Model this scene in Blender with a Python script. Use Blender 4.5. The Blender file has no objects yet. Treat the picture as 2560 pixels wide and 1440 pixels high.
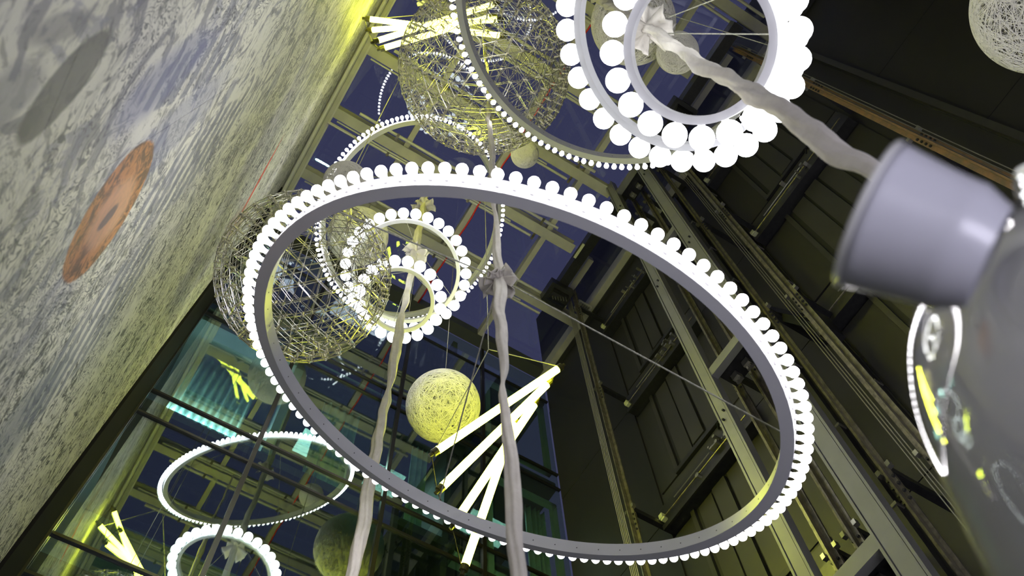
import bpy, math, random
import numpy as np
from mathutils import Vector, Matrix
random.seed(7); rng = np.random.default_rng(7)
PI = math.pi
sc = bpy.context.scene
C = sc.collection
H = 17.0            # height of the skylight above the lens, the module of the atrium
EYE = 1.5

# ---------------------------------------------------------------- camera
cam_d = bpy.data.cameras.new('camera'); cam = bpy.data.objects.new('camera', cam_d); C.objects.link(cam)
RT = Vector((0.85197575, -0.52240644, -0.0350547))
DN = Vector((0.47266187, 0.79619425, -0.37771084))
FW = Vector((0.22522893, 0.30523145, 0.9252598))
cam.matrix_world = Matrix(((RT[0], -DN[0], -FW[0], 0), (RT[1], -DN[1], -FW[1], 0), (RT[2], -DN[2], -FW[2], EYE), (0, 0, 0, 1)))
cam_d.sensor_width = 36; cam_d.lens = 31.344; cam_d.clip_start = 0.02; cam_d.clip_end = 200
cam_d.dof.use_dof = True; cam_d.dof.focus_distance = 9.0; cam_d.dof.aperture_fstop = 2.8
sc.camera = cam
# ---------------------------------------------------------------- dusk sky, exposure
w = bpy.data.worlds.new('dusk'); sc.world = w; w.use_nodes = True
bg = w.node_tree.nodes['Background']; bg.inputs[0].default_value = (0.32, 0.34, 0.72, 1); bg.inputs[1].default_value = 0.095
sc.view_settings.view_transform = 'Standard'; sc.view_settings.look = 'None'
sc.view_settings.exposure = 0.55; sc.view_settings.gamma = 1; sc.view_settings.use_curve_mapping = False
BULB_L, GLOBE_L, TUBE_L = 10.0, 4.5, 18.0
sc.cycles.max_bounces = 4; sc.cycles.diffuse_bounces = 2; sc.cycles.glossy_bounces = 3; sc.cycles.transparent_max_bounces = 8
sc.cycles.caustics_reflective = False; sc.cycles.caustics_refractive = False
sc.cycles.use_adaptive_sampling = True; sc.cycles.adaptive_threshold = 0.12; sc.cycles.adaptive_min_samples = 12
# fill light added out of view near the floor, lifts the ambient level
ld = bpy.data.lights.new('added_fill', 'AREA'); ld.shape = 'RECTANGLE'; ld.size, ld.size_y = 5.6, 1.2; ld.energy = 140; ld.color = (.86, .84, 1.0)
lo = bpy.data.objects.new('added_fill', ld); lo.location = (2.4, -1.9, .35); lo.rotation_euler = (math.radians(162), 0, 0); C.objects.link(lo)

# ---------------------------------------------------------------- materials
def mat(name, col, rough=.5, metal=0., spec=.5, noise=None, bump=0., scale=8., coat=0.):
    m = bpy.data.materials.new(name); m.use_nodes = True
    nt = m.node_tree; b = nt.nodes['Principled BSDF']
    b.inputs['Base Color'].default_value = (*col, 1); b.inputs['Roughness'].default_value = rough
    b.inputs['Metallic'].default_value = metal; b.inputs['Specular IOR Level'].default_value = spec
    b.inputs['Coat Weight'].default_value = coat
    if noise or bump:
        tc = nt.nodes.new('ShaderNodeTexCoord'); n = nt.nodes.new('ShaderNodeTexNoise')
        n.inputs['Scale'].default_value = scale; n.inputs['Detail'].default_value = 6
        nt.links.new(tc.outputs['Object'], n.inputs['Vector'])
        if noise:
            r = nt.nodes.new('ShaderNodeValToRGB')
            r.color_ramp.elements[0].position = .35; r.color_ramp.elements[0].color = (*noise, 1)
            r.color_ramp.elements[1].position = .65; r.color_ramp.elements[1].color = (*col, 1)
            nt.links.new(n.outputs['Fac'], r.inputs['Fac']); nt.links.new(r.outputs['Color'], b.inputs['Base Color'])
        if bump:
            bp = nt.nodes.new('ShaderNodeBump'); bp.inputs['Strength'].default_value = bump; bp.inputs['Distance'].default_value = .02
            nt.links.new(n.outputs['Fac'], bp.inputs['Height']); nt.links.new(bp.outputs['Normal'], b.inputs['Normal'])
    return m
def emit(name, col, s):
    m = bpy.data.materials.new(name); m.use_nodes = True; nt = m.node_tree
    b = nt.nodes['Principled BSDF']; b.inputs['Base Color'].default_value = (.8, .8, .8, 1)
    b.inputs['Emission Color'].default_value = (*col, 1); b.inputs['Emission Strength'].default_value = s
    return m
def glassy(name, tint, refl):
    m = bpy.data.materials.new(name); m.use_nodes = True; nt = m.node_tree; nt.nodes.clear()
    o = nt.nodes.new('ShaderNodeOutputMaterial'); t = nt.nodes.new('ShaderNodeBsdfTransparent'); g = nt.nodes.new('ShaderNodeBsdfGlossy')
    mx = nt.nodes.new('ShaderNodeMixShader'); geo = nt.nodes.new('ShaderNodeNewGeometry')
    dt = nt.nodes.new('ShaderNodeVectorMath'); dt.operation = 'DOT_PRODUCT'; nt.links.new(geo.outputs['Incoming'], dt.inputs[0]); nt.links.new(geo.outputs['Normal'], dt.inputs[1])
    ab = nt.nodes.new('ShaderNodeMath'); ab.operation = 'ABSOLUTE'; nt.links.new(dt.outputs['Value'], ab.inputs[0])
    iv = nt.nodes.new('ShaderNodeMath'); iv.operation = 'SUBTRACT'; iv.inputs[0].default_value = 1; nt.links.new(ab.outputs[0], iv.inputs[1])
    lw = nt.nodes.new('ShaderNodeMath'); lw.operation = 'POWER'; lw.inputs[1].default_value = 5; nt.links.new(iv.outputs[0], lw.inputs[0])
    mt = nt.nodes.new('ShaderNodeMath'); mt.operation = 'MULTIPLY_ADD'; mt.inputs[1].default_value = 1 - refl; mt.inputs[2].default_value = refl
    t.inputs[0].default_value = (*tint, 1); g.inputs['Roughness'].default_value = 0.004; g.inputs[0].default_value = (.92, 1, .98, 1)
    nt.links.new(lw.outputs[0], mt.inputs[0]); nt.links.new(mt.outputs[0], mx.inputs[0])
    nt.links.new(t.outputs[0], mx.inputs[1]); nt.links.new(g.outputs[0], mx.inputs[2]); nt.links.new(mx.outputs[0], o.inputs[0])
    return m
M = dict(
    black=mat('black_wall_paint', (.022, .021, .019), .55, noise=(.018, .017, .0155), scale=.8),
    panel=mat('dark_door_metal', (.034, .033, .029), .45, noise=(.029, .028, .025), scale=1.5),
    pitch=mat('pitch_black', (.006, .006, .006), .6),
    hanger=mat('hanger_black', (.012, .012, .013), .35, noise=(.02, .02, .02), scale=20),
    zinc=mat('zinc_hardware', (.40, .39, .33), .3, .8, noise=(.35, .35, .3), scale=30),
    brass=mat('yellow_contact', (.60, .62, .36), .4),
    beam=mat('cream_beam_paint', (.50, .49, .40), .5, noise=(.42, .41, .34), scale=3),
    pipe=mat('pale_pipe', (.60, .59, .52), .4),
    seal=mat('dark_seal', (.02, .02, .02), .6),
    grey=mat('grey_steel_paint', (.19, .19, .185), .4, .1, noise=(.165, .165, .16), scale=2),
    post=mat('matt_black_post', (.012, .011, .009), .8, spec=.15),
    rail=mat('oiled_rail_steel', (.22, .20, .15), .35, .5, noise=(.10, .09, .07), scale=14),
    rust=mat('rusty_rail_steel', (.34, .20, .10), .5, .3, noise=(.20, .15, .09), scale=9),
    rope=mat('steel_rope', (.32, .31, .26), .4, .6),
    mullion=mat('black_mullion', (.011, .010, .008), .35),
    bandm=mat('white_ring_frame', (.60, .60, .63), .35),
    dot=mat('dark_screw', (.05, .05, .05), .5),
    socket=mat('lamp_socket', (.5, .5, .5), .5),
    wire=mat('pale_hanging_wire', (.55, .54, .46), .6, noise=(.3, .3, .25), scale=60),
    darkwire=mat('dark_wire', (.05, .045, .03), .5),
    red=mat('red_cable', (.75, .03, .02), .4),
    chrome=mat('chromed_steel_rod', (.74, .72, .68), .25, .85),
    pin=mat('pale_led_pin', (.78, .74, .62), .35, .3),
    cap=mat('black_tube_cap', (.05, .045, .01), .4),
    cloth=mat('crumpled_cream_cloth', (.74, .70, .64), .85, noise=(.66, .62, .56), scale=12, bump=.5),
    thread=mat('resin_thread', (.86, .84, .74), .6),
    curtain=mat('teal_curtain', (.30, .52, .50), .8, noise=(.20, .38, .37), scale=5),
    teal=mat('pale_teal_frame', (.32, .50, .47), .45),
    room=mat('room_plaster', (.30, .42, .42), .7, noise=(.22, .34, .35), scale=1.2),
    slab=mat('slab_dark', (.05, .055, .045), .6),
    floor=mat('floor_stone', (.20, .19, .18), .3, noise=(.15, .15, .14), scale=4),
    vase=mat('glossy_grey_glaze', (.80, .80, .82), .03, 0, 1.0, coat=1.0),
    collar=mat('satin_lilac_glaze', (.46, .46, .52), .3, 0, .5, coat=.3),
    rim=mat('white_glazed_rim', (.80, .80, .80), .3),
    glass=glassy('mirror_glass', (.80, .90, .87), .27),
    sky=glassy('skylight_glass', (.92, .93, .97), .055),
    bulb=emit('bulb_white', (1.0, .965, 1.0), BULB_L),
    globe=emit('globe_white', (.96, .98, 1.0), GLOBE_L),
    tube=emit('tube_yellow_white', (.95, 1.0, .062), TUBE_L),
    lamp=emit('room_lamp', (.75, .95, 1.0), 14.0),
)
# speckled resin shell of the thread spheres: opaque skin with holes
def shell_mat():
    m = bpy.data.materials.new('resin_shell'); m.use_nodes = True; nt = m.node_tree; b = nt.nodes['Principled BSDF']
    b.inputs['Base Color'].default_value = (.84, .82, .70, 1); b.inputs['Roughness'].default_value = .7
    tc = nt.nodes.new('ShaderNodeTexCoord'); n = nt.nodes.new('ShaderNodeTexNoise'); n.inputs['Scale'].default_value = 14; n.inputs['Detail'].default_value = 3
    n.inputs['Roughness'].default_value = .75; n.inputs['Distortion'].default_value = 1.2
    r = nt.nodes.new('ShaderNodeValToRGB'); r.color_ramp.elements[0].position = .50; r.color_ramp.elements[1].position = .53
    nt.links.new(tc.outputs['Object'], n.inputs['Vector']); nt.links.new(n.outputs['Fac'], r.inputs['Fac']); nt.links.new(r.outputs['Color'], b.inputs['Alpha'])
    tl = nt.nodes.new('ShaderNodeBsdfTranslucent'); tl.inputs[0].default_value = (.75, .73, .62, 1); tp = nt.nodes.new('ShaderNodeBsdfTransparent')
    m1 = nt.nodes.new('ShaderNodeMixShader'); nt.links.new(r.outputs['Color'], m1.inputs[0]); nt.links.new(tp.outputs[0], m1.inputs[1]); nt.links.new(tl.outputs[0], m1.inputs[2])
    m2 = nt.nodes.new('ShaderNodeMixShader'); m2.inputs[0].default_value = .45; nt.links.new(b.outputs[0], m2.inputs[1]); nt.links.new(m1.outputs[0], m2.inputs[2])
    nt.links.new(m2.outputs[0], nt.nodes['Material Output'].inputs[0])
    return m
M['shell'] = shell_mat()

# mural: grey blue ink swirls over cream, in metres along (y) and up (z) the wall
def mural_mat():
    m = bpy.data.materials.new('painted_mural'); m.use_nodes = True; nt = m.node_tree; N = nt.nodes; L = nt.links
    b = N['Principled BSDF']; b.inputs['Roughness'].default_value = .6; b.inputs['Specular IOR Level'].default_value = .2
    geo = N.new('ShaderNodeNewGeometry'); sep = N.new('ShaderNodeSeparateXYZ'); L.new(geo.outputs['Position'], sep.inputs[0])
    Y, Z = sep.outputs[1], sep.outputs[2]
    def val(x): return x
    def mth(op, a, c=None, cl=False):
        n = N.new('ShaderNodeMath'); n.operation = op; n.use_clamp = cl
        for i, x in enumerate((a, c)):
            if x is None: continue
            if isinstance(x, (int, float)): n.inputs[i].default_value = x
            else: L.new(x, n.inputs[i])
        return n.outputs[0]
    def vec(a, bb):
        n = N.new('ShaderNodeCombineXYZ'); L.new(a, n.inputs[0]); L.new(bb, n.inputs[1]); return n.outputs[0]
    def noise(v, s, d=5, ro=.6, di=0.):
        n = N.new('ShaderNodeTexNoise'); n.inputs['Scale'].default_value = s; n.inputs['Detail'].default_value = d
        n.inputs['Roughness'].default_value = ro; n.inputs['Distortion'].default_value = di; L.new(v, n.inputs['Vector']); return n.outputs['Fac']
    def step(x, a, c):
        n = N.new('ShaderNodeMapRange'); n.interpolation_type = 'SMOOTHSTEP'; n.inputs[1].default_value = a; n.inputs[2].default_value = c; L.new(x, n.inputs[0]); return n.outputs[0]
    def mix(f, a, c):
        n = N.new('ShaderNodeMix'); n.data_type = 'RGBA'
        if isinstance(f, (int, float)): n.inputs[0].default_value = f
        else: L.new(f, n.inputs[0])
        for i, x in ((6, a), (7, c)):
            if isinstance(x, tuple): n.inputs[i].default_value = (*x, 1)
            else: L.new(x, n.inputs[i])
        return n.outputs[2]
    def disc(cy, cz, ry, rz, rot=0., soft=.08, wob=.0):
        dy = mth('SUBTRACT', Y, cy); dz = mth('SUBTRACT', Z, cz)
        cs, sn = math.cos(rot), math.sin(rot)
        a = mth('DIVIDE', mth('ADD', mth('MULTIPLY', dy, cs), mth('MULTIPLY', dz, sn)), ry)
        c = mth('DIVIDE', mth('SUBTRACT', mth('MULTIPLY', dz, cs), mth('MULTIPLY', dy, sn)), rz)
        d = mth('SQRT', mth('ADD', mth('MULTIPLY', a, a), mth('MULTIPLY', c, c)))
        if wob: d = mth('ADD', d, mth('MULTIPLY', mth('SUBTRACT', noise(P, 9, 3), .5), wob))
        return step(d, 1 + soft, 1 - soft)
    P = vec(Y, Z)
    base = mix(noise(P, 1.3, 4), (.80, .795, .77), (.86, .85, .75))
    near = step(Y, 3.4, 1.6)                              # the low front part carries larger, softer shapes
    big = noise(P, 2.6, 6, .62, 1.8)
    soft = mth('ADD', .30, mth('MULTIPLY', near, .70))
    col = mix(mth('MULTIPLY', mth('MULTIPLY', step(big, .52, .57), .75), soft), base, (.25, .25, .31))
    col = mix(mth('MULTIPLY', mth('MULTIPLY', step(noise(P, 1.1, 5, .6, 2.2), .54, .58), .6), soft), col, (.30, .31, .42))
    med = noise(P, 4.6, 6, .68, 2.2)
    col = mix(mth('MULTIPLY', step(med, .56, .59), mth('SUBTRACT', .85, mth('MULTIPLY', near, .35))), col, (.085, .09, .12))
    f = noise(P, 2.8, 3, .5, 1.6)                         # engraved contour lines
    ln = mth('ABSOLUTE', mth('SUBTRACT', mth('FRACT', mth('MULTIPLY', f, 17)), .5))
    patch = step(noise(P, .9, 2), .46, .54)
    col = mix(mth('MULTIPLY', mth('MULTIPLY', step(ln, .17, .09), patch), .8), col, (.10, .105, .13))
    fine = noise(P, 8, 6, .72, 1.5)
    hatch = step(noise(P, 1.3, 3, .6, .6), .44, .50)
    col = mix(mth('MULTIPLY', mth('MULTIPLY', step(fine, .545, .56), hatch), mth('SUBTRACT', .85, mth('MULTIPLY', near, .6))), col, (.06, .062, .07))
    # ladder-like brick hatching in bands
    wv = mth('FRACT', mth('MULTIPLY', mth('ADD', Z, mth('MULTIPLY', Y, .35)), 5.0))
    bandy = mth('MULTIPLY', disc(2.1, 7.0, .34, .9, .12, .04), 1.0)
    bandy = mth('MAXIMUM', bandy, disc(1.25, 5.9, .16, .8, 0, .05))
    bandy = mth('MAXIMUM', bandy, disc(3.1, 6.4, .45, .8, .3, .04))
    col = mix(mth('MULTIPLY', mth('MULTIPLY', step(wv, .42, .5), bandy), .75), col, (.24, .25, .33))
    # blue shadowed figures
    col = mix(mth('MULTIPLY', disc(1.20, 5.4, .17, .55, .2, .35, .5), .55), col, (.20, .22, .42))
    col = mix(mth('MULTIPLY', disc(1.66, 5.9, .22, .9, .2, .3, .6), .45), col, (.22, .24, .42))
    col = mix(mth('MULTIPLY', disc(3.4, 5.6, .35, .6, .2, .3, .6), .5), col, (.16, .19, .28))
    # dark grey leaf and smaller clouds
    col = mix(mth('MULTIPLY', disc(1.02, 4.22, .13, .25, .55, .08, .22), .88), col, (.17, .17, .18))
    col = mix(mth('MULTIPLY', disc(.98, 3.84, .10, .18, 0, .3, .5), .6), col, (.25, .26, .33))
    col = mix(mth('MULTIPLY', disc(.80, 4.0, .05, .2, 0, .3, .5), .6), col, (.25, .25, .30))
    # terracotta disc with a darker ring and pale centre
    dd = disc(1.935, 5.49, .37, .43, -.3, .03, .08)
    tex = noise(P, 7, 5, .7, 2.0)
    terra = mix(step(tex, .42, .60), (.62, .29, .13), (.20, .12, .08))
    terra = mix(mth('MULTIPLY', disc(1.96, 5.52, .19, .26, -.3, .3, .5), .8), terra, (.78, .45, .27))
    terra = mix(mth('MULTIPLY', disc(1.97, 5.50, .05, .10, .3, .2, .9), .8), terra, (.16, .15, .16))
    col = mix(dd, col, terra)
    # red streak high up
    col = mix(mth('MULTIPLY', disc(4.02, 12.4, .10, .60, 1.35, .3, .3), .95), col, (.80, .07, .03))
    col = mix(mth('MULTIPLY', disc(4.6, 12.3, .30, .9, -.3, .5, .4), .5), col, (.36, .22, .13))
    L.new(col, b.inputs['Base Color'])
    bp = N.new('ShaderNodeBump'); bp.inputs['Strength'].default_value = .12; bp.inputs['Distance'].default_value = .01
    L.new(fine, bp.inputs['Height']); L.new(bp.outputs[0], b.inputs['Normal'])
    return m
M['mural'] = mural_mat()

# ---------------------------------------------------------------- helpers
def wloc(p):
    v = Vector((0, 0, 0))
    while p: v += p.location; p = p.parent
    return v
def link(o, parent=None):
    C.objects.link(o)
    if parent: o.parent = parent
    return o
def obj(name, geo, m, parent=None, smooth=False, kind=None, label=None):
    """geo = (verts in world metres, faces)"""
    v, f = geo; me = bpy.data.meshes.new(name)
    off = wloc(parent) if parent else Vector((0, 0, 0))
    v = np.asarray(v, float) - np.array(off)
    me.from_pydata(v.tolist(), [], f); me.materials.append(M[m])
    if smooth: me.polygons.foreach_set('use_smooth', [True] * len(me.polygons))
    me.update(); o = bpy.data.objects.new(name, me)
    if kind: o['kind'] = kind
    if label: o['label'] = label
    return link(o, parent)
def thing(name, label, cat, loc=(0, 0, 0), group=None, kind=None):
    o = bpy.data.objects.new(name, None); o.location = loc; o.empty_display_size = .1
    if kind: o['kind'] = kind
    else: o['label'] = label; o['category'] = cat
    if group: o['group'] = group
    return link(o)
def tag(o, label, cat, group=None):
    o['label'] = label; o['category'] = cat
    if group: o['group'] = group
    return o
def join(*gs):
    V, F, n = [], [], 0
    for v, f in gs:
        V.extend([tuple(x) for x in v]); F.extend([tuple(i + n for i in q) for q in f]); n += len(v)
    return V, F
def box(x0, x1, y0, y1, z0, z1):
    v = [(x, y, z) for x in (x0, x1) for y in (y0, y1) for z in (z0, z1)]
    return v, [(0, 1, 3, 2), (4, 6, 7, 5), (0, 4, 5, 1), (2, 3, 7, 6), (0, 2, 6, 4), (1, 5, 7, 3)]
def frame_of(d):
    d = Vector(d).normalized(); a = Vector((0, 0, 1)) if abs(d.z) < .9 else Vector((1, 0, 0))
    u = d.cross(a).normalized(); return d, u, d.cross(u).normalized()
def rod(a, b, r, n=8, r2=None):
    a, b = Vector(a), Vector(b); d, u, w_ = frame_of(b - a); r2 = r if r2 is None else r2
    v = [tuple(p + (u * math.cos(t) + w_ * math.sin(t)) * rr) for p, rr in ((a, r), (b, r2)) for t in [2 * PI * i / n for i in range(n)]]
    f = [(i, (i + 1) % n, n + (i + 1) % n, n + i) for i in range(n)] + [tuple(range(n - 1, -1, -1)), tuple(range(n, 2 * n))]
    return v, f
def path_tube(pts, rad, n=8, fold=None):
    pts = [Vector(p) for p in pts]; v, f = [], []
    d, u, w_ = frame_of(pts[-1] - pts[0])
    for i, p in enumerate(pts):
        r = rad[i] if hasattr(rad, '__len__') else rad
        for k in range(n):
            t = 2 * PI * k / n; rr = r * (fold(i, t) if fold else 1)
            v.append(tuple(p + (u * math.cos(t) + w_ * math.sin(t)) * rr))
    for i in range(len(pts) - 1):
        for k in range(n):
            f.append((i * n + k, i * n + (k + 1) % n, (i + 1) * n + (k + 1) % n, (i + 1) * n + k))
    f += [tuple(range(n - 1, -1, -1)), tuple(range((len(pts) - 1) * n, len(pts) * n))]
    return v, f
def lathe(o, ax, prof, n=24, u=None):
    """prof: (radius, along) pairs about axis ax from o"""
    d, uu, w_ = frame_of(ax)
    if u is not None: uu = Vector(u); w_ = d.cross(uu)
    o = Vector(o); v, f = [], []
    for r, h in prof:
        for k in range(n):
            t = 2 * PI * k / n; v.append(tuple(o + d * h + (uu * math.cos(t) + w_ * math.sin(t)) * r))
    for i in range(len(prof) - 1):
        for k in range(n): f.append((i * n + k, i * n + (k + 1) % n, (i + 1) * n + (k + 1) % n, (i + 1) * n + k))
    return v, f
def W(x, y, z): return (x * H, y * H, z * H + EYE)          # modules -> metres

# ---------------------------------------------------------------- setting
XL, XR, YG, YF = -.048 * H, .347 * H, .42 * H, -.155 * H
TOP = H + EYE
obj('floor', box(XL - .3, XR + .4, YF - .3, YG + 2.2, -.2, 0), 'floor', kind='structure')
wl = thing('wall_left', '', '', kind='structure')
obj('masonry', box(XL - .35, XL - .04, YF, YG, 0, TOP + .9), 'black', wl)
yy = [YF] + [1.565 + .88 * k for k in range(-4, 6)] + [YG - 1.27]
yy = [y for y in yy if YF <= y <= YG - 1.26]
for a, b in zip(yy[:-1], yy[1:]):
    for z0, z1 in ((0, 4.2), (4.204, 8.4), (8.404, 12.6), (12.604, TOP - .55)):
        obj('mural_panel', box(XL - .04, XL, a + .0015, b - .0015, z0, z1), 'mural', wl)
obj('wall_front', box(XL - .3, XR + .4, YF - .3, YF, 0, TOP + .9), 'black', kind='structure')
obj('wall_back', box(XL - .3, XR + .4, YG + 2.0, YG + 2.2, 0, TOP + .9), 'room', kind='structure')
# cornice over the mural
tr = thing('trim_1', '', '', kind='structure')
obj('cornice_beam', box(XL - .03, XL + .10, YF, YG - .05, TOP - .55, TOP - .22), 'beam', tr)
obj('cornice_flange', box(XL - .03, XL + .17, YF, YG - .05, TOP - .22, TOP - .17), 'beam', tr)
obj('cornice_pipe', rod((XL + .06, YF, TOP - .62), (XL + .06, YG - .1, TOP - .62), .035, 8), 'pipe', tr)
obj('edge_angle', box(XL + .12, XL + .20, YF, YG - .05, TOP - .06, TOP + .06), 'pipe', tr)
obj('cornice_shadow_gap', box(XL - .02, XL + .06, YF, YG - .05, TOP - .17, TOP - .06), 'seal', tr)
# dark corner post between mural and glass
tr = thing('trim_2', '', '', kind='structure')
obj('corner_post', box(XL - .05, XL + .03, YG - 1.25, YG - .05, 0, TOP - .2), 'post', tr)
obj('corner_fin', box(XL + .0, XL + .055, YG - .12, YG - .03, 0, TOP - .2), 'mullion', tr)

# glass wall -----------------------------------------------------------------
gw = thing('window_1', '', '', kind='structure')
xs = [-.048, .046, .158, .255, .347]
zs = [-.08, .10, .27, .444, .588, .620, .768, .95, 1.0]
for x in xs[1:-1]:
    obj('mullion', box(x * H - .03, x * H + .03, YG - .03, YG + .04, 0, TOP), 'mullion', gw)
for z in (.10, .27, .410, .444, .588, .620, .768, .795, .95):
    obj('transom', box(XL, XR, YG - .025, YG + .03, z * H + EYE - .02, z * H + EYE + .02), 'mullion', gw)
zl = [-.085, .10, .27, .410, .444, .588, .620, .768, .795, .95, 1.0]
for i in range(4):
    for z0, z1 in zip(zl[:-1], zl[1:]):
        obj('glass_pane', box(xs[i] * H + .02, xs[i + 1] * H - .02, YG + .0, YG + .012, z0 * H + EYE + .02, z1 * H + EYE - .02), 'glass', gw)
# floors and curtains of the rooms behind the glass
rm = thing('trim_3', '', '', kind='structure')
for z in (.10, .27, .427, .781, .96):
    obj('floor_slab', box(XL, XR, YG + .10, YG + 2.0, z * H + EYE - .10, z * H + EYE + .12), 'slab', rm)
obj('floor_slab', box(XL, XR, YG + .10, YG + 2.0, .606 * H + EYE, .616 * H + EYE), 'slab', rm)
obj('room_ceiling', box(XL, .052 * H, YG + .10, YG + 2.0, .766 * H + EYE, .772 * H + EYE), 'room', rm)
obj('party_wall', box(.052 * H, .060 * H, YG + .12, YG + 2.0, .62 * H + EYE, .765 * H + EYE), 'room', rm)
obj('party_wall', box(.218 * H, .224 * H, YG + .12, YG + 2.0, .30 * H, TOP), 'slab', rm)
def curtain(x0, x1, z0, z1, y, label, folds=5):
    nx, nz = 40, 6; v, f = [], []
    for j in range(nz + 1):
        for i in range(nx + 1):
            s = i / nx; v.append(((x0 + (x1 - x0) * s) * H, y + .05 * math.sin(s * folds * 2 * PI) + .01 * math.sin(s * 37), (z0 + (z1 - z0) * j / nz) * H + EYE + (.03 * math.sin(s * folds * 2 * PI + 1) if j == nz else 0)))
    for j in range(nz):
        for i in range(nx): f.append((j * (nx + 1) + i, j * (nx + 1) + i + 1, (j + 1) * (nx + 1) + i + 1, (j + 1) * (nx + 1) + i))
    o = obj('curtain', (v, f), 'curtain', smooth=True); tag(o, label, 'curtain', 'curtains behind the glass wall')
    sm = o.modifiers.new('thick', 'SOLIDIFY'); sm.thickness = .01
    return o
curtain(.091, .128, .625, .752, YG + .32, 'pale teal curtain behind the glass, crossing the lower left of the big bulb ring')
curtain(.187, .203, .625, .750, YG + .32, 'narrow green curtain behind the glass under the round thread sphere', 3)
curtain(.315, .336, .45, .742, YG + .30, 'green curtain in the right-hand window, low beside the black shaft wall', 4)
curtain(-.03, .030, .625, .735, YG + .40, 'brightly lit wide white curtain behind the glass next to the mural corner', 9)
# teal window frames at the right
for i, (z0, z1) in enumerate(((.455, .746), (.80, .94), (.29, .42))):
    wf = thing('window_%d' % (i + 2), '', '', kind='structure')
    x0, x1 = .262 * H, .343 * H; a, b = z0 * H + EYE, z1 * H + EYE
    obj('frame_head', box(x0, x1, YG + .07, YG + .16, b - .10, b), 'teal', wf)
    obj('frame_sill', box(x0, x1, YG + .07, YG + .16, a, a + .08), 'teal', wf)
    for xx in (x0, x1 - .10): obj('frame_jamb', box(xx, xx + .10, YG + .07, YG + .16, a, b), 'teal', wf)
# teal lit soffit bands seen through the glass
obj('trim_4', box(XL + .05, .215 * H, YG + .10, YG + .30, .776 * H + EYE, .792 * H + EYE), 'teal', kind='structure')
obj('trim_5', box(.23 * H, .345 * H, YG + .10, YG + .30, .599 * H + EYE, .612 * H + EYE), 'teal', kind='structure')
def area(name, loc, size, power, col, rot):
    d = bpy.data.lights.new(name, 'AREA'); d.shape = 'RECTANGLE'; d.size, d.size_y = size; d.energy = power; d.color = col
    o = bpy.data.objects.new(name, d); o.location = loc; o.rotation_euler = rot; return link(o)
area('room_floor_lamp', (-.1, YG + .24, .630 * H + EYE), (1.3, .08), 26, (.78, 1, .97), (PI - .55, 0, 0))
area('room_ceiling_lamp', (1.9, YG + 1.2, .757 * H + EYE), (.8, .5), 16, (.6, 1, .9), (0, 0, 0))
area('room_ceiling_lamp', (5.0, YG + 1.0, .757 * H + EYE - .3), (.8, .5), 7, (.6, 1, .85), (0, 0, 0))
area('room_ceiling_lamp', (3.1, YG + 1.2, .757 * H + EYE), (.6, .5), 6, (.6, 1, .9), (0, 0, 0))

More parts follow.
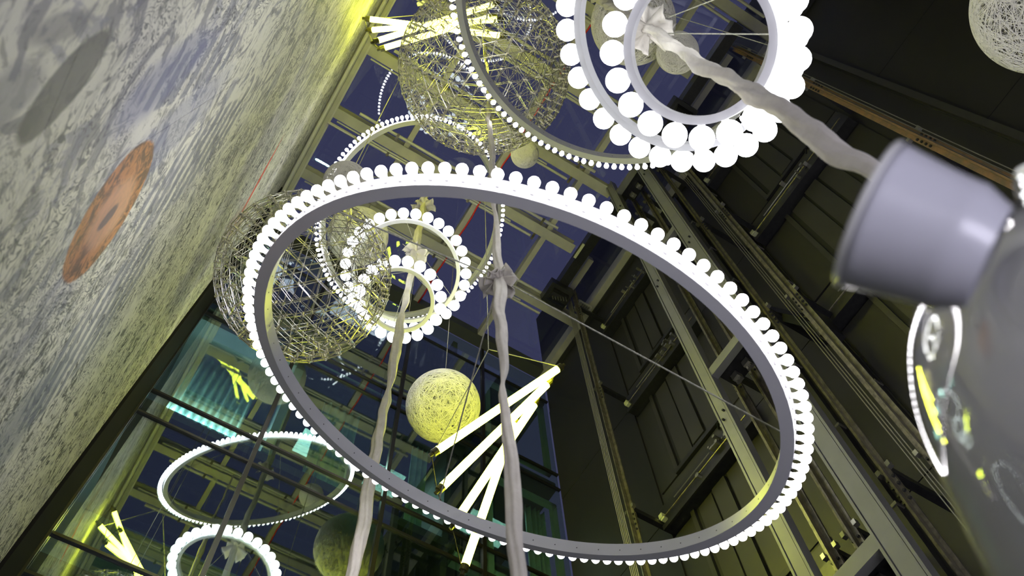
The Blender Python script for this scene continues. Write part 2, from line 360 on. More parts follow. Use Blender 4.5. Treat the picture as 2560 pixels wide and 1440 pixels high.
# black landing wall with lift doors -----------------------------------------
wr = thing('wall_right', '', '', kind='structure')
obj('masonry', box(XR + .03, XR + .4, YF, YG, 0, TOP + 3.4), 'black', wr)
FL = [.048, .223, .398, .573, .748, .923]
DOORS = []
for zf in FL:                                   # plain facing panels between the door bays
    for y0, y1 in ((YF, -.066 * H), (.095 * H, .200 * H), (.294 * H, .419 * H)):
        obj('facing_panel', box(XR, XR + .03, y0 + .004, y1 - .004, (zf - .172) * H + EYE, (zf + .002) * H + EYE), 'black', wr)
dn = 0
for cy, yl in ((.235, .291), (.030, .093)):
    for zf in FL:
        dn += 1
        d = thing('door_%d' % dn, '', '', kind='structure')
        Z = lambda t: (zf + t) * H + EYE
        hw = yl - cy
        obj('header_channel', box(XR - .17, XR + .03, (cy - hw) * H, yl * H, Z(-.022), Z(.002)), 'hanger', d)
        obj('header_lip', box(XR - .20, XR - .17, (cy - hw) * H, yl * H, Z(-.024), Z(-.019)), 'hanger', d)
        obj('hanger_track', rod((XR - .215, (cy - hw + .004) * H, Z(-.014)), (XR - .215, (yl - .004) * H, Z(-.014)), .012, 6), 'rail', d)
        obj('drive_cable', rod((XR - .20, (cy - .01) * H, Z(-.006)), (XR - .20, (yl - .02) * H, Z(-.006)), .008, 5), 'zinc', d)
        obj('end_bracket', join(box(XR - .24, XR - .17, (yl - .005) * H, (yl - .001) * H, Z(-.014), Z(-.009)), box(XR - .23, XR - .17, (yl - .006) * H, (yl - .002) * H, Z(-.016), Z(-.014))), 'brass', d)
        gs = []
        for k in range(11):                       # rollers, arms and bolts of the coupling
            y = (cy - .012 + rng.uniform(-.026, .022)) * H; z = Z(rng.uniform(-.021, -.001)); s = rng.uniform(.02, .07)
            obj('coupling_piece', box(XR - .27, XR - .18, y, y + s, z, z + s * .5) if k % 2 else rod((XR - .27, y, z), (XR - .18, y, z), s * .55, 8), 'zinc', d)
        # four folding leaves with dark joints
        dz0, dz1 = -.139, -.026
        obj('door_recess', box(XR + .0, XR + .03, (cy - .030) * H, (cy + .030) * H, Z(-.143), Z(-.022)), 'pitch', d)
        e = [-.0265, -.0095, .0, .0095 + .001, .0265]
        e = [-.0265, -.0085, .0085, .0265]
        for k in range(3):
            obj('door_leaf', box(XR - .035 - .02 * (k % 2), XR - .005, (cy + e[k]) * H + .02, (cy + e[k + 1]) * H - .02, Z(dz0 - (.0 if k % 2 else .004)), Z(dz1)), 'panel', d)
        for s in (-1, 1):
            obj('door_jamb', box(XR - .05, XR + .0, (cy + s * .0315) * H - .035, (cy + s * .0315) * H + .035, Z(-.146), Z(-.022)), 'panel', d)
            obj('side_panel', box(XR - .012, XR + .03, (cy + s * .034) * H if s > 0 else (cy - hw) * H, yl * H if s > 0 else (cy - .034) * H, Z(-.145), Z(-.024)), 'black', d)
        obj('sill', box(XR - .07, XR, (cy - .033) * H, (cy + .033) * H, Z(-.148), Z(-.143)), 'hanger', d)
        obj('apron', box(XR - .025, XR + .03, (cy - hw) * H, yl * H, Z(-.172), Z(-.149)), 'panel', d)
        obj('apron_clip', rod((XR - .03, (cy - .02) * H, Z(-.153)), (XR - .10, (cy - .024) * H, Z(-.153)), .018, 6), 'hanger', d)
# ceiling strip above landing wall, dark
obj('trim_6', box(XR - .05, XR + .4, YF, YG, TOP - .06, TOP + .10), 'black', kind='structure')
obj('trim_7', box(XR - .14, XR - .0, -.0715 * H, -.0665 * H, 0, TOP - .1), 'panel', kind='structure')

# columns, rails -------------------------------------------------------------
def column(x, y, wx, wy, label):
    t = thing('steel_column', label, 'column', (x, y, 0))
    obj('web', box(x - wx, x + wx, y - wy + .02, y + wy - .02, 0, TOP + .0), 'grey', t)
    for s in (-1, 1): obj('flange', box(x - wx - .008, x + wx + .008, y + s * wy - .012, y + s * wy + .012, 0, TOP), 'grey', t)
    for z in (.523, .74, .955, .31):
        for k in (0, 1): obj('bolt', rod((x - wx - .03, y + .02 - .05 * k, z * H + EYE - .9 + .12 * k), (x - wx, y + .02 - .05 * k, z * H + EYE - .9 + .12 * k), .014, 6), 'seal', t)
    return t
column(.275 * H, .162 * H, .05, .075, 'pale grey steel column in front of the lift doors, the one nearer the glass wall')
column(.275 * H, .1165 * H, .05, .095, 'wider grey steel column with one yellow-lit edge, between the two banks of lift doors')
for z, nm in ((.31, 'lowest'), (.523, 'lower'), (.74, 'middle'), (.955, 'topmost')):
    zz = z * H + EYE; x = .275 * H
    t = thing('cross_beam', {'lowest': 'lowest cross beam joining the two grey columns', 'lower': 'grey cross beam with bolted clips joining the two columns inside the big ring',
              'middle': 'short grey cross beam joining the two columns just under the rim of the big ring', 'topmost': 'topmost grey cross beam joining the two columns near the skylight'}[nm], 'beam', (x, .14 * H, zz))
    obj('beam_body', box(x - .045, x + .045, .1165 * H + .1, .162 * H - .08, zz - .08, zz + .08), 'grey', t)
    obj('beam_shelf', box(x + .045, x + .36, .1165 * H + .1, .162 * H - .08, zz + .05, zz + .08), 'hanger', t)
    for k in range(3):
        y = .124 * H + .2 * k
        obj('clip', join(box(x + .20, x + .30, y, y + .09, zz - .07, zz + .03), rod((x + .25, y + .02, zz - .12), (x + .25, y + .02, zz - .05), .02, 6), rod((x + .25, y + .07, zz - .12), (x + .25, y + .07, zz - .05), .02, 6)), 'zinc', t)
def guide(x, y, label, m='rail', flip=1, wdt=.055):
    t = thing('guide_rail', label, 'rail', (x, y, 0))
    obj('rail_foot', box(x + .03, x + .045, y - wdt, y + wdt, 0, TOP - .15), m, t)
    obj('rail_blade', box(x - .035, x + .03, y - .009, y + .009, 0, TOP - .15), m, t)
    for z in (.35, .545, .74, .93):
        zz = z * H + EYE
        obj('fishplate', box(x + .045, x + .062, y - wdt, y + wdt, zz - .28, zz + .10), m, t)
        for sx in (-1, 1):
            for k in range(4): obj('plate_bolt', rod((x + .01, y + sx * .033, zz - .24 + .10 * k), (x + .03, y + sx * .033, zz - .24 + .10 * k), .015, 6), 'seal', t)
        obj('rail_bracket', box(x + .045, XR, y - .035, y + .035, zz + .16, zz + .24), 'hanger', t)
        for sy in (-1, 1): obj('bracket_clip', box(x - .0, x + .05, y + sy * (wdt + .02) - .02, y + sy * (wdt + .02) + .02, zz + .16, zz + .22), 'zinc', t)
    return t
def ropes(t, x, y0, n, dy, r=.008):
    for k in range(n): obj('hoist_rope', rod((x, y0 + k * dy, 0), (x, y0 + k * dy, TOP - .2), r, 5), 'rope', t)
g = guide(.305 * H, .292 * H, 'guide rail with five hoist ropes, nearest the windows of the glass wall'); ropes(g, .305 * H - .02, .292 * H + .085, 5, .028)
guide(.300 * H, .1595 * H, 'rusty guide rail close behind the pale column in front of the lift doors')
guide(.300 * H, .1440 * H, 'counterweight guide rail with a bolted joint, midway between the two grey columns')
guide(.292 * H, .108 * H, 'dark thin guide rail just right of the wider grey column', wdt=.04)
g = guide(.300 * H, .0885 * H, 'guide rail with a yellow-lit edge running down towards the glossy grey vase'); ropes(g, .30 * H + .05, .0885 * H + .10, 3, .03, .006)
g = guide(.300 * H, -.0385 * H, 'orange-brown guide rail crossing the upper right, under the black wall', 'rust', wdt=.06); ropes(g, .30 * H, -.0385 * H - .09, 3, .035, .006)
for k, (y, nm) in enumerate(((.134, 'left'), (.0985, 'right'))):
    t = thing('cable_duct', 'slim dark cable duct down the black wall, %s' % ('between the two grey columns' if k == 0 else 'right of the wider grey column'), 'duct', (XR, y * H, 0))
    obj('duct_body', box(XR - .11, XR - .015, y * H - .04, y * H + .04, 0, TOP - .3), 'panel', t)
    for z in np.arange(1.2, TOP - 1, 1.4): obj('duct_clip', box(XR - .12, XR - .012, y * H - .055, y * H + .055, z, z + .04), 'zinc', t)
# counterweight frame and diagonal brace
t = thing('brace_beam', 'black diagonal brace crossing behind the wider grey column', 'beam', (.29 * H, .1 * H, .5 * H))
obj('brace_bar', path_tube([W(.31, .120, .60), W(.308, .090, .515)], .075, 4), 'hanger', t)
obj('brace_plate', box(.305 * H, .32 * H, .086 * H, .094 * H, .50 * H + EYE, .53 * H + EYE), 'hanger', t)

# skylight -------------------------------------------------------------------
ce = thing('ceiling', '', '', kind='structure')
bx = [-.045, .050, .152, .243, .343]; by = [-.15, -.07, .01, .09, .17, .25, .33, .415]
for i in range(4):
    for j in range(7):
        obj('sky_pane', box(bx[i] * H + .03, bx[i + 1] * H - .03, by[j] * H + .03, by[j + 1] * H - .03, TOP + .30, TOP + .315), 'sky', ce)
for x in bx[1:-1]:
    obj('glazing_bar', box(x * H - .055, x * H + .055, YF, YG - .02, TOP + .05, TOP + .28), 'beam', ce)
obj('edge_beam', box(.343 * H - .11, .343 * H + .09, YF, YG, TOP - .02, TOP + .30), 'beam', ce)
obj('edge_beam', box(XL, XR, YG - .25, YG + .0, TOP + .02, TOP + .30), 'slab', ce)
obj('short_bar', box(.306 * H - .06, .306 * H + .06, .25 * H, .33 * H, TOP - .02, TOP + .18), 'beam', ce)
obj('short_bar', box(.306 * H - .06, .306 * H + .06, -.03 * H, .09 * H, TOP - .02, TOP + .18), 'beam', ce)
for k, y in enumerate(by[:-1]):
    y *= H; x1 = (.343 * H if k in (6, 3, 1, 0) else .28 * H)
    hb = thing('skylight_beam', ['skylight beam nearest the front black wall', 'skylight beam above the top-right globe rings', 'cream steel skylight beam crossing behind the two small thread spheres, top right',
        'cream steel skylight beam crossing behind the large wire sphere at the top', 'cream skylight beam running from the mural past the top wire sphere to the wide column',
        'cream skylight beam with pipes running from the mural behind the middle bulb ring', 'cream skylight beam nearest the glass wall, behind the globe rings'][k], 'beam', (XL, y, TOP))
    obj('bottom_flange', box(XL, x1, y - .10, y + .10, TOP - .03, TOP - .01), 'beam', hb)
    obj('web', box(XL, x1, y - .008, y + .008, TOP - .01, TOP + .24), 'beam', hb)
    obj('top_flange', box(XL, x1, y - .10, y + .10, TOP + .24, TOP + .27), 'beam', hb)
    obj('pipe', rod((XL + .6, y - .21, TOP + .02), (x1 - .5, y - .21, TOP + .02), .032, 8), 'pipe', hb)
    obj('pipe', rod((XL + .9, y + .20, TOP + .02), (x1 - .9, y + .20, TOP + .02), .028, 8), 'pipe', hb)
    obj('pipe', rod((XL + .3, y + .145, TOP + .0), (x1 - 1.4, y + .145, TOP + .0), .018, 6), 'pipe', hb)
    obj('clamp', join(*[box(x, x + .05, y - .26, y + .25, TOP - .012, TOP + .0) for x in (XL + 1.4, XL + 3.2, XL + 4.7)]), 'rail', hb)
# hoist beam and machines under the skylight
t = thing('hoist_beam', 'black hoist beam with sheaves under the skylight, right of the glazing bars', 'beam', (.288 * H, .1 * H, TOP - .3))
obj('beam_body', box(.288 * H - .10, .288 * H + .10, -.06 * H, .318 * H, TOP - .38, TOP - .10), 'hanger', t)
for y in (.30, .05):
    obj('sheave_housing', box(.288 * H - .28, .288 * H + .22, y * H - .22, y * H + .22, TOP - .62, TOP - .36), 'hanger', t)
    obj('sheave', rod((.288 * H - .2, y * H, TOP - .62), (.288 * H + .15, y * H, TOP - .62), .14, 14), 'hanger', t)
    obj('rope_ends', join(*[rod((.288 * H - .16 + .05 * k, y * H - .02 * k, TOP - .9), (.288 * H - .16 + .05 * k, y * H - .02 * k, TOP - .6), .010, 5) for k in range(6)]), 'zinc', t)
t = thing('junction_box', 'small pale junction box with clips where the first guide rail meets the skylight', 'box', (.325 * H, .30 * H, TOP - .3))
obj('box_body', box(.318 * H, .336 * H, .297 * H, .309 * H, TOP - .30, TOP - .2), 'pipe', t)
obj('clips', join(*[rod((.320 * H + .05 * k, .303 * H - .1, TOP - .34), (.320 * H + .05 * k, .303 * H + .1, TOP - .30), .02, 6) for k in range(5)]), 'zinc', t)
t = obj('strip_light', box(.279 * H, .282 * H, .232 * H, .252 * H, TOP - .43, TOP - .40), 'brass'); tag(t, 'tiny yellow strip on the black hoist beam beneath the skylight', 'strip')
# red cable along a glazing bar
pts = [(.1555 * H + .012 * math.sin(k * 1.7), y, TOP - .0 + .01 * math.sin(k * 2.3)) for k, y in enumerate(np.linspace(-.15 * H, .405 * H, 40))]
tag(obj('red_cable', path_tube(pts, .016, 6), 'red', smooth=True), 'thin red cable running along a glazing bar under the skylight', 'cable')
pts = [W(-.04, .262, .992), W(-.005, .262, .992), W(.002, .262, .985), W(.010, .262, .992)]
tag(obj('bent_conduit', path_tube(pts, .03, 6), 'pipe'), 'short cranked conduit fixed beside the top of the mural', 'pipe')

# ---------------------------------------------------------------- ring chandeliers
def revolve_mesh(name, prof, n, m, smooth=True):
    v, f = lathe((0, 0, 0), (0, 0, 1), prof, n)
    me = bpy.data.meshes.new(name); me.from_pydata(v, [], f); me.materials.append(M[m])
    if smooth: me.polygons.foreach_set('use_smooth', [True] * len(me.polygons))
    me.update(); return me
br = .0285
bulb_prof = [(.0125, .010), (.0130, .026), (.0165, .036)] + [(br * math.cos(a), .064 + br * math.sin(a)) for a in np.linspace(-.80, 1.45, 8)] + [(0.0008, .064 + br)]
bulb_me = revolve_mesh('bulb', bulb_prof, 12, 'bulb')
far_bulb_me = revolve_mesh('bulb', bulb_prof[1:4:2] + bulb_prof[4:-1:2] + [bulb_prof[-1]], 8, 'bulb')
sock_me = revolve_mesh('socket', [(.0005, 0), (.017, 0), (.017, .011), (.0005, .011)], 8, 'socket', False)
gr = .0735
globe_me = revolve_mesh('globe', [(gr * math.cos(a), .006 + gr + gr * math.sin(a)) for a in np.linspace(-1.5, 1.5, 12)] + [(.0005, .006 + 2 * gr)], 18, 'globe')
gsock_me = revolve_mesh('globe_cap', [(.0005, -.001), (.022, -.001), (.022, .014), (.0005, .014)], 8, 'socket', False)
def ring(name, label, cat, c, n, R, kind, hang, N, group=None):
    c = Vector(c) + Vector((0, 0, EYE)); n = Vector(n).normalized()
    u = n.cross(Vector((0, 0, 1))).normalized(); v = n.cross(u)
    t = thing(name, label, cat, c, group)
    hb, wb = (.088, .035) if kind == 'bulb' else (.062, .024)
    S = 160
    def P(a, r, h): return tuple(c + (u * math.cos(a) + v * math.sin(a)) * r + n * h)
    sec = [(R - wb, 0), (R + wb, 0), (R + wb, hb), (R - wb, hb)]
    V = [P(2 * PI * i / S, r, h) for i in range(S) for r, h in sec]
    F = [(i * 4 + k, i * 4 + (k + 1) % 4, ((i + 1) % S) * 4 + (k + 1) % 4, ((i + 1) % S) * 4 + k) for i in range(S) for k in range(4)]
    obj('ring_frame', (V, F), 'bandm', t)
    if kind == 'bulb':
        g = []
        for i in range(60):
            a = 2 * PI * (i + .5) / 60; g.append(rod(P(a, R - wb - .0015, hb * .45), P(a, R - wb + .01, hb * .45), .0045, 5))
        obj('screw_heads', join(*g), 'dot', t, kind='stuff')
    me, sm = (bulb_me, sock_me) if kind == 'bulb' else (globe_me, gsock_me)
    if kind == 'bulb' and c.z > 8: me = far_bulb_me
    for i in range(N):
        a = 2 * PI * i / N; d = (u * math.cos(a) + v * math.sin(a))
        o = bpy.data.objects.new('bulb' if kind == 'bulb' else 'globe', me); o.location = d * (R + wb) + n * (hb * .5)
        o.rotation_mode = 'QUATERNION'; o.rotation_quaternion = d.to_track_quat('Z', 'Y'); link(o, t)
        s = bpy.data.objects.new('socket', sm); link(s, o)
    for q, (hp, angs) in enumerate(hang):
        for a in angs:
            obj('hanging_wire', rod(Vector(hp) + Vector((0, 0, EYE)), P(a, R, hb), .005 if kind == 'bulb' else .004, 5), 'wire', t)
    return t
ring('bulb_ring', 'big white ring lined outside with bright round bulbs, the nearest and largest in the middle', 'chandelier', (1.459, 2.143, 4.515), (.089, -.5, .862), 1.564, 'bulb', [((1.149, 1.686, 5.15), (0.2, 2.3, 4.4))], 122)
ring('bulb_ring', 'bulb ring hanging high beside the mural, partly hidden by both wire spheres', 'chandelier', (1.403, 4.279, 13.555), (-.42, .307, .854), 1.564, 'bulb', [((1.434, 4.181, 15.6), (0.2, 2.3, 4.4))], 122)
ring('bulb_ring', 'bulb ring cut off by the top edge, in front of the top wire sphere', 'chandelier', (1.501, .066, 8.938), (.176, -.419, .891), 1.564, 'bulb', [((1.36, -.031, 11.0), (0.2, 2.3, 4.4))], 122)
ring('globe_ring', 'larger ring of white globes in the centre left, hung above a smaller one', 'chandelier', (1.386, 4.247, 11.244), (.03, .055, .998), .707, 'globe', [((1.434, 4.181, 12.2), (0.5, 2.6, 4.7))], 31)
ring('globe_ring', 'smaller ring of white globes in the centre left, with a yellow-lit inner face', 'chandelier', (1.40, 4.29, 10.369), (.076, .024, .997), .413, 'globe', [((1.434, 4.181, 11.2), (0.5, 2.6, 4.7))], 20)
ring('globe_ring', 'larger ring of big white globes at the top right', 'chandelier', (1.344, -.061, 5.638), (.475, -.468, .745), .707, 'globe', [((1.36, -.031, 6.6), (1.2,))], 31)
ring('globe_ring', 'smaller ring of big white globes at the top right, inside and below the larger', 'chandelier', (1.36, -.10, 5.066), (.464, -.169, .87), .413, 'globe', [((1.36, -.031, 6.2), (1.2,))], 20)

# ---------------------------------------------------------------- wire spheres
def geodesic(fq):
    g = (1 + 5 ** .5) / 2
    iv = [Vector(p).normalized() for p in ((-1, g, 0), (1, g, 0), (-1, -g, 0), (1, -g, 0), (0, -1, g), (0, 1, g), (0, -1, -g), (0, 1, -g), (g, 0, -1), (g, 0, 1), (-g, 0, -1), (-g, 0, 1))]
    fc = [(0, 11, 5), (0, 5, 1), (0, 1, 7), (0, 7, 10), (0, 10, 11), (1, 5, 9), (5, 11, 4), (11, 10, 2), (10, 7, 6), (7, 1, 8), (3, 9, 4), (3, 4, 2), (3, 2, 6), (3, 6, 8), (3, 8, 9), (4, 9, 5), (2, 4, 11), (6, 2, 10), (8, 6, 7), (9, 8, 1)]
    idx, nodes, edges = {}, [], set()
    def nd(p):
        p = p.normalized(); k = (round(p.x, 4), round(p.y, 4), round(p.z, 4))
        if k not in idx: idx[k] = len(nodes); nodes.append(p)
        return idx[k]
    for a, b, c in fc:
        A, B, D = iv[a], iv[b], iv[c]
        G = {(i, j): nd(A * (fq - i - j) + B * i + D * j) for i in range(fq + 1) for j in range(fq + 1 - i)}
        for (i, j), q in G.items():
            for di, dj in ((1, 0), (0, 1), (1, -1)):
                if (i + di, j + dj) in G: edges.add(tuple(sorted((q, G[(i + di, j + dj)]))))
    return nodes, sorted(edges)
pin_me = revolve_mesh('led_pin', [(.0005, -.055), (.0105, -.055), (.0105, .035), (.0005, .035)], 6, 'pin', False)
def wire_sphere(label, c, R, fq):
    c = Vector(c) + Vector((0, 0, EYE)); t = thing('wire_sphere', label, 'chandelier', c)
    rot = Matrix.Rotation(.5, 3, 'X') @ Matrix.Rotation(.35, 3, 'Y')
    nodes, edges = geodesic(fq); nodes = [rot @ p for p in nodes]
    for nm, rr, th in (('outer_lattice', R, .0046), ('inner_lattice', R * .925, .0036)):
        obj(nm, join(*[rod(c + nodes[a] * rr, c + nodes[b] * rr, th, 3) for a, b in edges]), 'chrome', t)
    order = sorted(range(len(nodes)), key=lambda i: (c + nodes[i] * R).length)
    rest = []
    for q, i in enumerate(order):
        p = nodes[i] * (R * .975)
        if q < 300:
            o = bpy.data.objects.new('led_pin', pin_me); o.location = p; o.rotation_mode = 'QUATERNION'; o.rotation_quaternion = nodes[i].to_track_quat('Z', 'Y'); link(o, t)
        else: rest.append(rod(c + nodes[i] * (R * .92), c + nodes[i] * (R * 1.01), .0105, 6))
    if rest: obj('far_led_pins', join(*rest), 'pin', t, kind='stuff')
    obj('suspension_rod', rod(c + Vector((0, 0, R * .98)), (c.x, c.y, TOP - .04), .006, 6), 'wire', t)
    return t
wire_sphere('large wire sphere of steel triangles at the top, crossed by yellow tubes', (.90, 1.37, 11.09), 1.045, 7)
wire_sphere('large wire sphere of steel triangles beside the mural, seen through the big ring', (.20, 4.11, 9.255), .955, 6)

# ---------------------------------------------------------------- thread spheres
def thread_geo(N, seed):
    r = np.random.default_rng(seed); V, F = [], []; S = 40
    for i in range(N):
        nrm = r.normal(size=3); nrm /= np.linalg.norm(nrm); off = r.uniform(-.8, .8)
        a = np.cross(nrm, [0, 0, 1.] if abs(nrm[2]) < .9 else [1., 0, 0]); a /= np.linalg.norm(a); b = np.cross(nrm, a)
        rad = math.sqrt(1 - off * off); base = len(V); ph = r.uniform(0, 6.28); am = r.uniform(.0, .09)
        for k in range(S):
            th = 2 * PI * k / S; p = nrm * (off + am * math.sin(3 * th + ph)) + (a * math.cos(th) + b * math.sin(th)) * rad
            p = p / np.linalg.norm(p); tg = -a * math.sin(th) + b * math.cos(th); sd = np.cross(p, tg); wd = .0052
            for q in (p * .998 + sd * wd, p * 1.006, p * .998 - sd * wd): V.append(tuple(q))
        for k in range(S):
            i0, i1 = base + 3 * k, base + 3 * ((k + 1) % S)
            F += [(i0, i0 + 1, i1 + 1, i1), (i0 + 1, i0 + 2, i1 + 2, i1 + 1)]
    return V, F
tv, tf = thread_geo(300, 3)
th_me = bpy.data.meshes.new('threads'); th_me.from_pydata(tv, [], tf); th_me.materials.append(M['thread']); th_me.update()
prof = [(.985 * math.cos(a), .985 * math.sin(a)) for a in np.linspace(-1.33, 1.569, 26)]
sv, sf = lathe((0, 0, 0), (0, 0, 1), prof, 40)
sh_me = bpy.data.meshes.new('shell'); sh_me.from_pydata(sv, [], sf); sh_me.materials.append(M['shell']); sh_me.polygons.foreach_set('use_smooth', [True] * len(sf)); sh_me.update()
SPH = [((2.81, 5.71, 11.12), .528, 'round cream thread sphere hanging behind the lower yellow tubes'),
       ((.104, 2.89, 9.12), .239, 'small cream thread sphere above the big ring, beside the mural'),
       ((.80, 5.52, 15.07), .532, 'cream thread sphere seen through the left wire sphere'),
       ((2.69, 2.88, 15.85), .254, 'smallest thread sphere, far up under the top wire sphere'),
       ((2.25, -.03, 11.59), .529, 'large thread sphere at the top, inside the top-right globe rings'),
       ((2.77, -.02, 10.91), .255, 'small thread sphere overlapping the larger one inside the top-right globe rings'),
       ((3.98, -1.79, 6.97), .531, 'thread sphere cut off by the top right corner in front of the black wall')]
for i, (c, R, lab) in enumerate(SPH):
    c = Vector(c) + Vector((0, 0, EYE)); t = thing('thread_sphere', lab, 'lamp shade', c)
    for nm, me in (('threads', th_me), ('shell', sh_me)):
        o = bpy.data.objects.new(nm, me); o.scale = (R, R, R); o.rotation_euler = (.12 * i, -.15 + .1 * i, i * .9); link(o, t)
    obj('hanging_cord', rod(c + Vector((0, 0, R * .97)), (c.x, c.y, TOP - .02), .006, 5), 'wire', t)

# ---------------------------------------------------------------- tube chandeliers
def tubes(label, segs, r, hang):
    c = Vector(segs[0][0]) + Vector((0, 0, EYE)); t = thing('tube_chandelier', label, 'chandelier', c); E_ = Vector((0, 0, EYE))
    for a, b in segs:
        a, b = Vector(a) + E_, Vector(b) + E_; d = (b - a).normalized()
        q = obj('light_tube', rod(a, b, r, 16), 'tube', t)
        for p, s in ((a, -1), (b, 1)): obj('end_cap', join(rod(p + d * s * .003, p + d * s * .07, r * 1.02, 12), rod(p + d * s * .07, p + d * s * .12, r * .5, 8)), 'cap', q)
    for k in range(len(segs) - 1):
        for e in (0, 1):
            a, b = Vector(segs[k][e]) + E_, Vector(segs[k + 1][e]) + E_
            da = (Vector(segs[k][e]) - Vector(segs[k][1 - e])).normalized() * .09; db = (Vector(segs[k + 1][e]) - Vector(segs[k + 1][1 - e])).normalized() * .09
            obj('link_wire', rod(a + da, b + db, .006, 5), 'darkwire', t)
    for a, b in hang: obj('hanging_wire', rod(Vector(a) + E_, Vector(b) + E_, .0065, 5), 'wire', t)
tubes('fan of four yellow-white light tubes crossing at the top left, beside the mural', [((-.69, 1.94, 13.68), (1.04, 1.14, 13.52)), ((-.60, 2.10, 13.97), (.88, .94, 13.25)), ((-.43, 2.07, 13.2), (.76, .85, 14.05)), ((-.31, 2.16, 13.51), (.78, 1.00, 13.62))], .042,
      [((-.66, 1.92, 13.7), (.15, 1.5, 15.3)), ((.98, 1.14, 13.55), (.15, 1.5, 15.3)), ((.15, 1.5, 15.3), (.15, 1.5, 17.0))])
tubes('fan of four yellow-white light tubes in the lower middle, behind a cloth cord', [((2.37, 4.87, 8.48), (3.39, 3.82, 9.67)), ((2.56, 5.07, 8.18), (3.37, 4.04, 9.61)), ((2.81, 5.19, 7.89), (3.3, 4.25, 9.37)), ((3.06, 5.42, 7.57), (3.2, 4.56, 9.29))], .047,
      [((2.34, 4.93, 8.43), (2.4, 3.81, 9.18)), ((3.42, 3.78, 9.7), (2.4, 3.81, 9.18)), ((2.4, 3.81, 9.18), (2.4, 3.81, 17.0))])

# ---------------------------------------------------------------- cloth wrapped cords
def noise1(x, s): return math.sin(x * 2.1 + s) * .5 + math.sin(x * 5.3 + s * 2.7) * .3 + math.sin(x * 11.7 + s * 1.3) * .2
def cloth(label, xy, prof, bows, twist, seed, fat):
    prof = [(z, r * fat) for z, r in prof]
    t = thing('cloth_cord', label, 'cord', (xy[0], xy[1], prof[0][0] + EYE))
    zs_ = [p[0] for p in prof]; rs = [p[1] for p in prof]
    zz = np.arange(zs_[0], zs_[-1], .035); rr = np.interp(zz, zs_, rs)
    pts = [(xy[0] + .018 * noise1(z * 1.1, seed), xy[1] + .018 * noise1(z * 1.3, seed + 4), z + EYE) for z in zz]
    def fold(i, a):
        z = zz[i]; tw = z * twist
        return 1 + .16 * math.sin(2 * (a + tw)) + .15 * math.sin(5 * (a + tw * .8) + noise1(z * 2, seed)) + .05 * math.sin(9 * a + 3 * z + seed) + .05 * noise1(z * 4 + a, seed)
    obj('wrapped_cloth', path_tube(pts, rr, 22, fold), 'cloth', t, smooth=True)
    r = np.random.default_rng(seed)
    for zb, s in bows:                       # crumpled bow of gathered ends
        c = Vector((xy[0], xy[1], zb + EYE))
        for k in range(9):
            a = 2 * PI * k / 9 + r.uniform(-.3, .3); up = r.uniform(-.9, .9); d = Vector((math.cos(a), math.sin(a), up)).normalized(); sd = d.cross(Vector((0, 0, 1))).normalized(); nn = d.cross(sd)
            L_ = s * r.uniform(.7, 1.25); n1, n2 = 7, 6; v, f = [], []
            for i in range(n1):
                for j in range(n2):
                    q = i / (n1 - 1); w_ = (j / (n2 - 1) - .5) * L_ * (.35 + .8 * q)
                    v.append(tuple(c + d * L_ * q + sd * w_ + nn * (L_ * .16 * math.sin(j * 2.1 + k) * (.4 + q) + r.uniform(-.06, .06) * L_) + Vector((0, 0, -.25 * L_ * q * q))))
            for i in range(n1 - 1):
                for j in range(n2 - 1): f.append((i * n2 + j, i * n2 + j + 1, (i + 1) * n2 + j + 1, (i + 1) * n2 + j))
            o = obj('gathered_fold', (v, f), 'cloth', t, smooth=True); m_ = o.modifiers.new('thick', 'SOLIDIFY'); m_.thickness = .006
    obj('core_cable', rod((xy[0] + rs[-1] * 1.05, xy[1], zb + EYE), (xy[0] + .01, xy[1], TOP), .009, 6), 'darkwire', t)
    return t
cloth('cream cloth cord falling through the big ring to the bottom edge', (1.149, 1.686), [(1.9, .032), (2.42, .034), (2.72, .038), (2.98, .042), (3.34, .040), (3.70, .030), (3.80, .014), (3.92, .033), (4.26, .046), (4.75, .048), (5.05, .055), (5.3, .040), (5.63, .040), (6.14, .038), (6.55, .022), (6.7, .030), (7.85, .038), (8.99, .042), (9.99, .036), (11.5, .036), (13, .03), (17, .03)], [(5.12, .105)], 1.2, 1, .68)
cloth('yellow-lit cloth cord left of centre, passing through the globe rings', (1.434, 4.181), [(4.6, .05), (5.16, .051), (5.8, .056), (6.35, .054), (6.98, .06), (7.7, .056), (7.97, .026), (8.2, .05), (9.07, .062), (9.73, .045), (9.85, .03), (10.2, .055), (10.9, .052), (11.8, .056), (12.5, .066), (13.24, .055), (14.3, .065), (17, .05)], [(11.95, .17), (14.2, .16)], 1.0, 2, .82)
cloth('twisted cream cloth cord slanting from the top-right rings to the glossy vase', (1.36, -.031), [(2.2, .034), (2.55, .036), (2.86, .043), (3.32, .048), (3.82, .049), (4.08, .034), (4.3, .046), (4.63, .048), (5.24, .042), (5.82, .040), (6.3, .035), (6.6, .05), (7.78, .05), (17, .04)], [(6.45, .15)], 3.4, 3, .85)

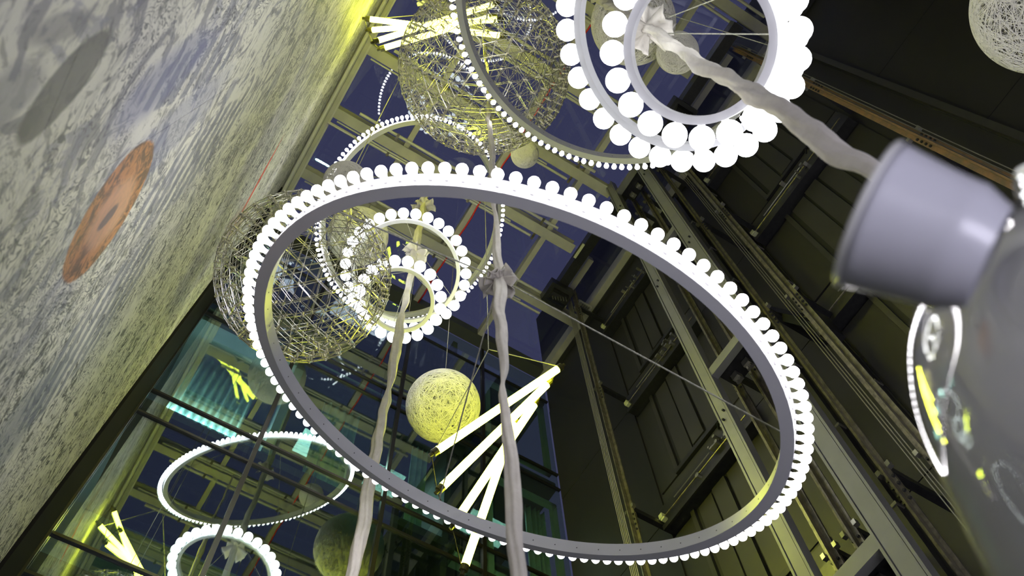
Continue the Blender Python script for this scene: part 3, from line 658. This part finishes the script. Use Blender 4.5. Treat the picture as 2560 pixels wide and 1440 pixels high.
# ---------------------------------------------------------------- glossy vase in front
k = 1.02
def px(x, y, dist):                            # local tangent plane of the vase, 1.02 m from the lens
    return Vector((0, 0, EYE)) + (RT * x + DN * y + FW) * dist
s = .4576e-3
OFF = 850
A = Vector((0, 0, EYE)) + FW * 1.02 + RT * ((1360 + 135 + OFF) * s) + DN * (-470 * s)
ax = (RT * .096 + DN).normalized()
t = thing('vase', 'large glossy grey vase mirroring the lamps, out of focus at the right edge', 'vase', A)
prof = [(96, 40), (112, 62), (118, 75), (112, 95), (108, 130), (165, 150), (235, 172), (290, 205), (335, 250), (370, 310), (400, 380), (422, 450), (440, 520), (447, 600), (446, 700), (428, 810), (384, 950), (344, 1070), (302, 1190), (255, 1320), (230, 1420), (160, 1490), (80, 1520)]
pr = [((r + OFF) * s, h * s) for r, h in prof] + [(OFF * s, 1560 * s), (.001, 1565 * s)]
o = obj('body', lathe(A, ax, pr, 128), 'vase', t, smooth=True)
sb = o.modifiers.new('sub', 'SUBSURF'); sb.levels = 1; sb.render_levels = 2
obj('lip', lathe(A, ax, [((r + OFF) * s, h * s) for r, h in ((90, 40), (104, 36), (112, 60), (98, 64), (90, 40))], 64), 'rim', t, smooth=True)
# flared collar on its left shoulder
E0 = Vector((0, 0, EYE)); dd = .96
def at(u, v, dist): return E0 + (RT * ((u - 1280) / 2228.87) + DN * ((v - 720) / 2228.87) + FW) * dist
c1 = at(2180, 540, 1.0); c0 = at(2400, 620, .955); axc = (c1 - c0).normalized(); L0 = (c1 - c0).length
rr1, rr0 = 192 * 1.0 / 2228.87, 168 * .955 / 2228.87
cp = []
for i in range(9):
    q = i / 8; cp.append((rr0 + (rr1 - rr0) * (q ** 1.4), L0 * q))
co = obj('collar', lathe(c0, axc, [(rr0 * .8, -.03)] + cp + [(rr1 - .006, L0 - .002)] + [(r - .006, h) for r, h in cp[::-1]], 64), 'collar', t, smooth=True, label='flared lilac-grey open collar')
obj('collar_rim', lathe(c0, axc, [(rr1 - .007, L0 - .003), (rr1 - .007, L0 + .004), (rr1 + .001, L0 + .004), (rr1 + .001, L0 - .003)], 64), 'rim', t, smooth=True)
